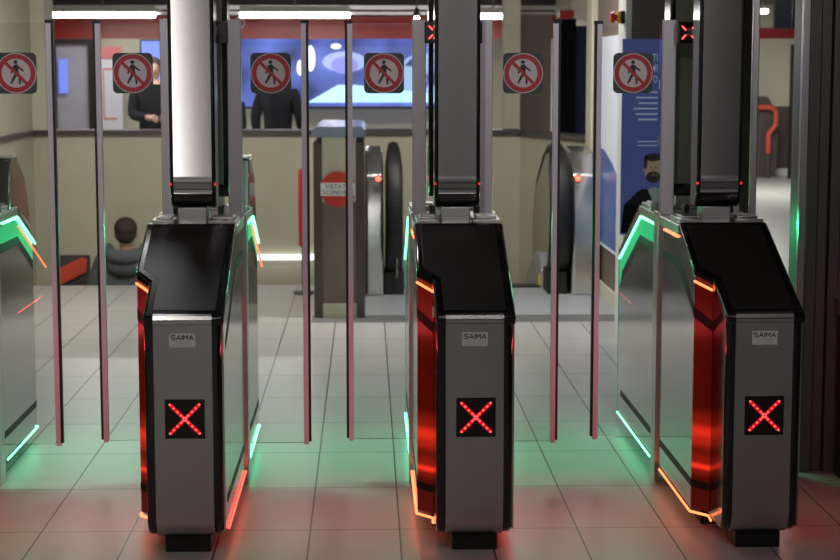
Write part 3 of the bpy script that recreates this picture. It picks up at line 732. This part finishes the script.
s1.prism([(.90, 1.57), (.97, 1.65), (1.08, 1.68), (1.10, 1.56)], 'y', yy, yy - .005, 5); ell(s1, 1.12, 1.40, .07, .10, .006, 5); ell(s1, 1.12, 1.40, .045, .07, .007, 4)
s1.build('moving_picture', [emis('scr_cyan', (.45, .75, 1), 1.05), emis('scr_white', (.85, .93, 1), 1.3), emis('scr_pale', (.42, .52, 1), .8), emis('scr_car', (.38, .6, .95), .7), emis('scr_viol', (.30, .32, .9), .75), emis('scr_dark', (.05, .08, .3), .6)], t, smooth=False)
tag(t, 'large wide blue video screen showing a pale car on a lit floor', 'screen')
# narrow screens
def small_screen(x0, x1, y, z0, z1, c, s_, label, nm='video_screen'):
    t = empty(nm, ((x0 + x1) / 2, y, 0)); w_ = (x1 - x0) / 2
    MB().box(-w_, w_, 0, .05, z0, z1).build('display_panel', emis('scr_' + label[:8], c, s_), t)
    MB().box(-w_ - .02, w_ + .02, .01, .09, z0 - .02, z1 + .02).box(-.03, .03, .05, .09, 0, z0).build('bezel', M_['rubber'], t)
    tag(t, label, 'screen')
small_screen(-2.62, -2.36, 20.6, 1.0, 1.86, (.22, .32, 1), .9, 'narrow bright blue screen behind the standing person in black')
small_screen(1.91, 2.0, 15.2, 1.22, 1.72, (.25, .45, 1), 1.0, 'slim blue screen between the dark panels right of the escalator')
o = MB().box(-.075, .075, 0, .12, 0, 1.90).build('blue_partition', M_['navy'], loc=(1.85, 14.9, 0)); tag(o, 'tall dark blue panel left of the cream column by the escalator', 'panel')
o = MB().box(-.09, .09, 0, .1, 0, 1.95).build('black_partition', M_['blackcloth'], loc=(1.66, 14.6, 0)); tag(o, 'tall black panel between brown panel and blue panel', 'panel')
o = MB().box(-.06, .06, -.03, .03, 0, .07).build('red_fire_sign', M_['red'], loc=(1.66, 14.55, 1.951)); tag(o, 'small red sign on top of the tall black panel', 'sign')
o = MB().ball((0, 0, .25), .06, .05, .17).build('blue_bag', mat('blue_bag', (.03, .1, .5), .5), loc=(1.24, 21.14, 1.06)); 
MB().box(-.012, .012, -.01, .06, .40, .55).build('hook', M_['dsteel'], o)
tag(o, 'round blue bag hanging left of the cream far column', 'bag')
# spot lamp
t = empty('spot_lamp', (.50, 17.3, 2.03))
MB().ball((0, 0, 0), .028).build('bulb', emis('spot', (1, .98, .9), 9), t)
MB().cyl((0, 0, .02), .035, .08, 'z', 16, 0, .02).cyl((0, 0, .1), .006, .319).build('holder', M_['dsteel'], t)
tag(t, 'small bright spot lamp hanging right of the tube lamp above the big screen', 'lamp')
# corridor on the right
t = empty('corridor_rail', (5.70, 24.6, 0))
MB().tube([(-.25, 0, 1.0), (.02, 0, 1.0), (.10, 0, .94), (.10, 0, .75), (.0, 0, .62), (.0, 0, .35)], .035, 8).build('rail', M_['orange'], t)
MB().prism([(-.4, 0), (.0, 0), (.15, .1), (.15, .9), (.0, 1.15), (-.4, 1.15)], 'y', .1, .3).build('stair_cheek', M_['wains'], t)
MB().tube([(.0, 0, 0), (.0, 0, .36)], .03, 8).build('post', M_['wains'], t)
tag(t, 'orange-red handrail on a dark stair cheek down the corridor on the right', 'handrail')
o = MB().cyl((0, 0, 0), .055, 1.88, 'z', 12).build('dark_pole', M_['rubber'], loc=(5.99, 24.4, 0)); tag(o, 'thin black pole in front of the corridor wall on the right', 'pole')
t = empty('hanging_screens', (3.66, 15.0, 0))
MB().box(-.155, -.01, 0, .06, 1.88, 2.30).box(.0, .18, 0, .06, 1.88, 2.30).build('panels', mat('dark_glass', (.01, .012, .02), .2), t)
MB().cyl((0, .03, 2.30), .01, .149).build('hanger', M_['dsteel'], t)
tag(t, 'pair of dark hanging display panels over the corridor on the right', 'screen')
def ceiling_bulb(x, y, z, label, w_=.05):
    t = empty('corridor_lamp', (x, y, z)); MB().box(-w_, w_, -.05, .05, -.02, .02).build('glowing_cover', emis('cl', (1, 1, 1), 6), t, bevel=.01)
    MB().box(-.01, .01, -.01, .01, .02, 2.449 - z).build('hanger', M_['dsteel'], t); tag(t, label, 'lamp')
ceiling_bulb(3.62, 16.0, 2.06, 'small white lamp glowing left of the dark hanging panels'); ceiling_bulb(4.55, 18.5, 2.15, 'wide white lamp glowing above the dark hanging panels', .12)
for (x, y, e) in ((3.6, 14.0, 14), (4.6, 21.5, 95), (-2.9, 19.9, 22), (-.2, 19.9, 14)):  # unseen area lamps without fixtures, added to brighten the far hall
    L = bpy.data.lights.new('hall_area', 'AREA'); L.size = 1.2; L.energy = e; L.color = (1, .98, .93)
    lo = bpy.data.objects.new('hall_area', L); lo.location = (x, y, 2.42); col.objects.link(lo)

# ------------------------------------------------------------------ ceiling fixtures over the gates
for i, (x, y, z, lx, ly, e, c) in enumerate(LAMPS):
    t = empty('ceiling_lamp', (x, y, z))
    MB().box(-lx / 2 - .02, lx / 2 + .02, -ly / 2 - .02, ly / 2 + .02, -.05, 0).build('housing', M_['white'], t)
    MB().box(-lx / 2, lx / 2, -ly / 2, ly / 2, -.055, -.05).build('diffuser', M_['diffuser'], t)
    L = bpy.data.lights.new('lamp_area', 'AREA'); L.shape = 'RECTANGLE'; L.size = lx; L.size_y = ly; L.energy = e; L.color = c
    lo = bpy.data.objects.new('lamp_area', L); lo.location = (0, 0, -.058); lo.parent = t; col.objects.link(lo)
    tag(t, ('long ceiling lamp left over the floor before the parapet', 'long ceiling lamp over the escalator landing', 'ceiling lamp just beyond the ticket gates',
            'ceiling lamp on the near left side before the gates', 'ceiling lamp above the viewpoint')[i], 'lamp')

for x in (-2.0, -.25, 1.5):  # unseen fill lamps added to brighten the gate fronts and signs
    t = empty('fill_spot', (x, .6, 2.60))
    MB().cyl((0, 0, 0), .012, .149).build('stem', M_['white'], t)
    hd_ = MB().cyl((0, -.08, 0), .06, .14, 'y', 20, 0, .07).build('lamp_head', M_['white'], t); hd_.rotation_euler = (R(-10), 0, 0)
    L = bpy.data.lights.new('spot_face', 'SPOT'); L.spot_size = R(34); L.spot_blend = .6; L.shadow_soft_size = .06; L.energy = 60; L.color = (1, .95, .95)
    lo = bpy.data.objects.new('spot_face', L); lo.location = (0, .075, -.016); lo.rotation_euler = (R(80), 0, 0); lo.parent = t; col.objects.link(lo)
    tag(t, {-2.0: 'left added unseen spotlight', -.25: 'middle added unseen spotlight', 1.5: 'right added unseen spotlight'}[x] + ' behind the viewpoint, aimed at the gates', 'lamp', 'added unseen fill lamps aimed at the gates')

# ------------------------------------------------------------------ people
def skin_obj(name, verts, edges, radii, m, parent, sub=2, root=0):
    me = bpy.data.meshes.new(name); bm = bmesh.new(); ly = bm.verts.layers.skin.verify()
    vs = [bm.verts.new(v) for v in verts]
    for a, b in edges: bm.edges.new((vs[a], vs[b]))
    for i, v in enumerate(vs):
        r = radii[i]; v[ly].radius = r if isinstance(r, tuple) else (r, r); v[ly].use_root = (i == root)
    bm.to_mesh(me); bm.free(); me.materials.append(m)
    o = bpy.data.objects.new(name, me); col.objects.link(o); o.parent = parent
    md = o.modifiers.new('skin', 'SKIN'); md.use_smooth_shade = True
    md = o.modifiers.new('sub', 'SUBSURF'); md.levels = sub; md.render_levels = sub
    return o

def person(loc, rz, H, label, jacket, trousers, hair, hood=False, arms='down', hairlen=0.):
    """standing figure facing local -Y; H height"""
    k = H / 1.75
    t = empty('person', loc, rz)
    V = lambda *p: tuple(a * k for a in p)
    if arms == 'front':
        el = [(.24, -.03, 1.12), (.10, -.24, 1.10)]
    else:
        el = [(.27, .01, 1.13), (.27, -.06, .90)]
    vs = [V(0, 0, .95), V(0, 0, 1.12), V(0, .0, 1.30), V(0, .01, 1.43), V(0, .0, 1.50), V(0, -.005, 1.56), V(0, -.01, 1.64), V(0, -.005, 1.70)]
    rd = [(.15, .10), (.13, .095), (.155, .105), (.10, .08), (.052, .055), (.062, .072), (.074, .092), (.055, .07)]
    ed = [(i, i + 1) for i in range(7)]
    for sx in (-1, 1):
        n = len(vs)
        e0, e1 = el
        vs += [V(sx * .17, .01, 1.41), V(sx * e0[0], e0[1], e0[2]), V(sx * e1[0], e1[1], e1[2])]
        rd += [.058, .042, .028]; ed += [(3, n), (n, n + 1), (n + 1, n + 2)]
        d = (Vector(e1) - Vector(e0)).normalized()
        wv = Vector(e1); pc = wv + d * .06
        vs.append(V(sx * pc.x, pc.y, pc.z)); rd.append((.034, .018)); ed.append((n + 2, n + 3))
        for q in range(4):     # fingers
            off = Vector((0, (q - 1.5) * .018, 0)) if arms != 'front' else Vector((0, 0, (q - 1.5) * .018))
            f1 = pc + d * .05 + off; f2 = f1 + d * (.035 if q not in (0, 3) else .026) + Vector((-.012, 0, 0))
            j = len(vs); vs += [V(sx * f1.x, f1.y, f1.z), V(sx * f2.x, f2.y, f2.z)]; rd += [.010, .008]; ed += [(n + 3, j), (j, j + 1)]
        th = pc + (Vector((-.01, -.035, .0)) if arms != 'front' else Vector((-.01, 0, .035))); th2 = th + d * .03
        j = len(vs); vs += [V(sx * th.x, th.y, th.z), V(sx * th2.x, th2.y, th2.z)]; rd += [.011, .009]; ed += [(n + 2, j), (j, j + 1)]
        n = len(vs)
        vs += [V(sx * .095, 0, .86), V(sx * .10, -.01, .48), V(sx * .105, .02, .09), V(sx * .11, -.10, .04)]
        rd += [.085, .058, .04, .035]; ed += [(0, n), (n, n + 1), (n + 1, n + 2), (n + 2, n + 3)]
    rd = [tuple(a * k for a in r) if isinstance(r, tuple) else r * k for r in rd]
    body = skin_obj('body', vs, ed, rd, M_['skin'], t)
    # face: nose, ears, eyes, mouth
    fb = MB(); fb.ball(V(0, -.098, 1.615), .011 * k, .016 * k, .02 * k)
    for sx in (-1, 1): fb.ball(V(sx * .078, 0, 1.62), .010 * k, .02 * k, .032 * k)
    fb.build('nose_and_ears', M_['skin'], t)
    eb = MB()
    for sx in (-1, 1): eb.ball(V(sx * .03, -.086, 1.640), .009 * k, .006 * k, .005 * k)
    eb.ball(V(0, -.086, 1.575), .022 * k, .006 * k, .005 * k)
    eb.build('eyes_and_mouth', M_['hair'], t)
    # jacket
    js = [V(0, 0, .84), V(0, 0, .98), V(0, 0, 1.15), V(0, .005, 1.32), V(0, .01, 1.44)]
    jr = [(.185, .125), (.18, .13), (.175, .13), (.185, .135), (.11, .095)]
    je = [(0, 1), (1, 2), (2, 3), (3, 4)]
    for sx in (-1, 1):
        n = len(js); e0, e1 = el
        js += [V(sx * .195, .01, 1.40), V(sx * e0[0], e0[1], e0[2]), V(sx * e1[0], e1[1], e1[2])]
        jr += [.082, .066, .045]; je += [(4, n) if False else (3, n), (n, n + 1), (n + 1, n + 2)]
    jr = [tuple(a * k for a in r) if isinstance(r, tuple) else r * k for r in jr]
    skin_obj('jacket', js, je, jr, jacket, t)
    tv = [V(0, 0, .93)]; trr = [(.17, .12)]; te = []
    for sx in (-1, 1):
        n = len(tv); tv += [V(sx * .095, 0, .82), V(sx * .10, -.01, .48), V(sx * .105, .02, .10)]; trr += [.10, .078, .06]; te += [(0, n), (n, n + 1), (n + 1, n + 2)]
    trr = [tuple(a * k for a in r) if isinstance(r, tuple) else r * k for r in trr]
    skin_obj('trousers', tv, te, trr, trousers, t)
    for sx in (-1, 1):
        MB().loft([[V(sx * .11 + a * .045 * w2, -.04 + b * .14, z) for a, b in ((-1, 1), (-1, -.5), (-.6, -1), (.6, -1), (1, -.5), (1, 1))] for z, w2 in ((0, 1.05), (.04, 1), (.09, .8))]).build('shoe', M_['shoe'], t, bevel=.008)
    # hair cap
    hb = MB(); loops = []
    hb.ball(V(0, .022, 1.668), .088 * k, .098 * k, .085 * k, 0, 20, 12)
    hb.ball(V(0, .040, 1.62 - hairlen / 2), .078 * k, .068 * k, (.070 + hairlen / 2) * k, 0, 18, 10)
    hb.build('hair', hair, t)
    if hood:
        hd = MB(); ring = []
        for q in range(25):
            a = R(-30 + 240 * q / 24); ring.append(V(.145 * math.cos(a), .03 + .10 * math.sin(a), 1.50 - .045 * math.sin(a)))
        hd.tube(ring, [(.035 + .028 * math.sin(math.pi * q / 24)) * k for q in range(25)], 12)
        hd.ball(V(0, .115, 1.40), .14 * k, .05 * k, .10 * k)
        hd.build('hood', jacket, t)
    return t
p = person((-1.795, 13.02, -1.29), R(180), 1.73, '', M_['jacket'], M_['blackcloth'], M_['hair'], hood=True)
tag(p, 'person with short dark hair in a grey hooded jacket, back turned, down on the stairs', 'person')
p = person((-2.17, 18.0, 0), R(15), 1.66, '', M_['blackcloth'], M_['blackcloth'], M_['hair'], arms='front', hairlen=.05)
tag(p, 'person in black clothes standing with hands in front, before the narrow blue screen', 'person')
p = person((-.92, 18.3, 0), R(165), 1.60, '', M_['blackcloth'], M_['blackcloth'], M_['hair'])
tag(p, 'person in dark clothes standing in front of the left part of the big blue screen', 'person')
p = person((-1.42, 18.6, 0), R(-60), 1.45, '', M_['blackcloth'], M_['blackcloth'], M_['hair'], arms='down')
tag(p, 'person in dark clothes behind the right side of the brightest gate column', 'person')
o = MB().box(-.10, .10, -.05, .05, 0, .32).tube([(-.05, 0, .32), (-.04, 0, .42), (.04, 0, .42), (.05, 0, .32)], .008, 6).build('shopping_bag', M_['bag'], loc=(-2.50, 17.75, .0), bevel=.02)
tag(o, 'reddish bag beside the person in black standing on the left', 'bag')
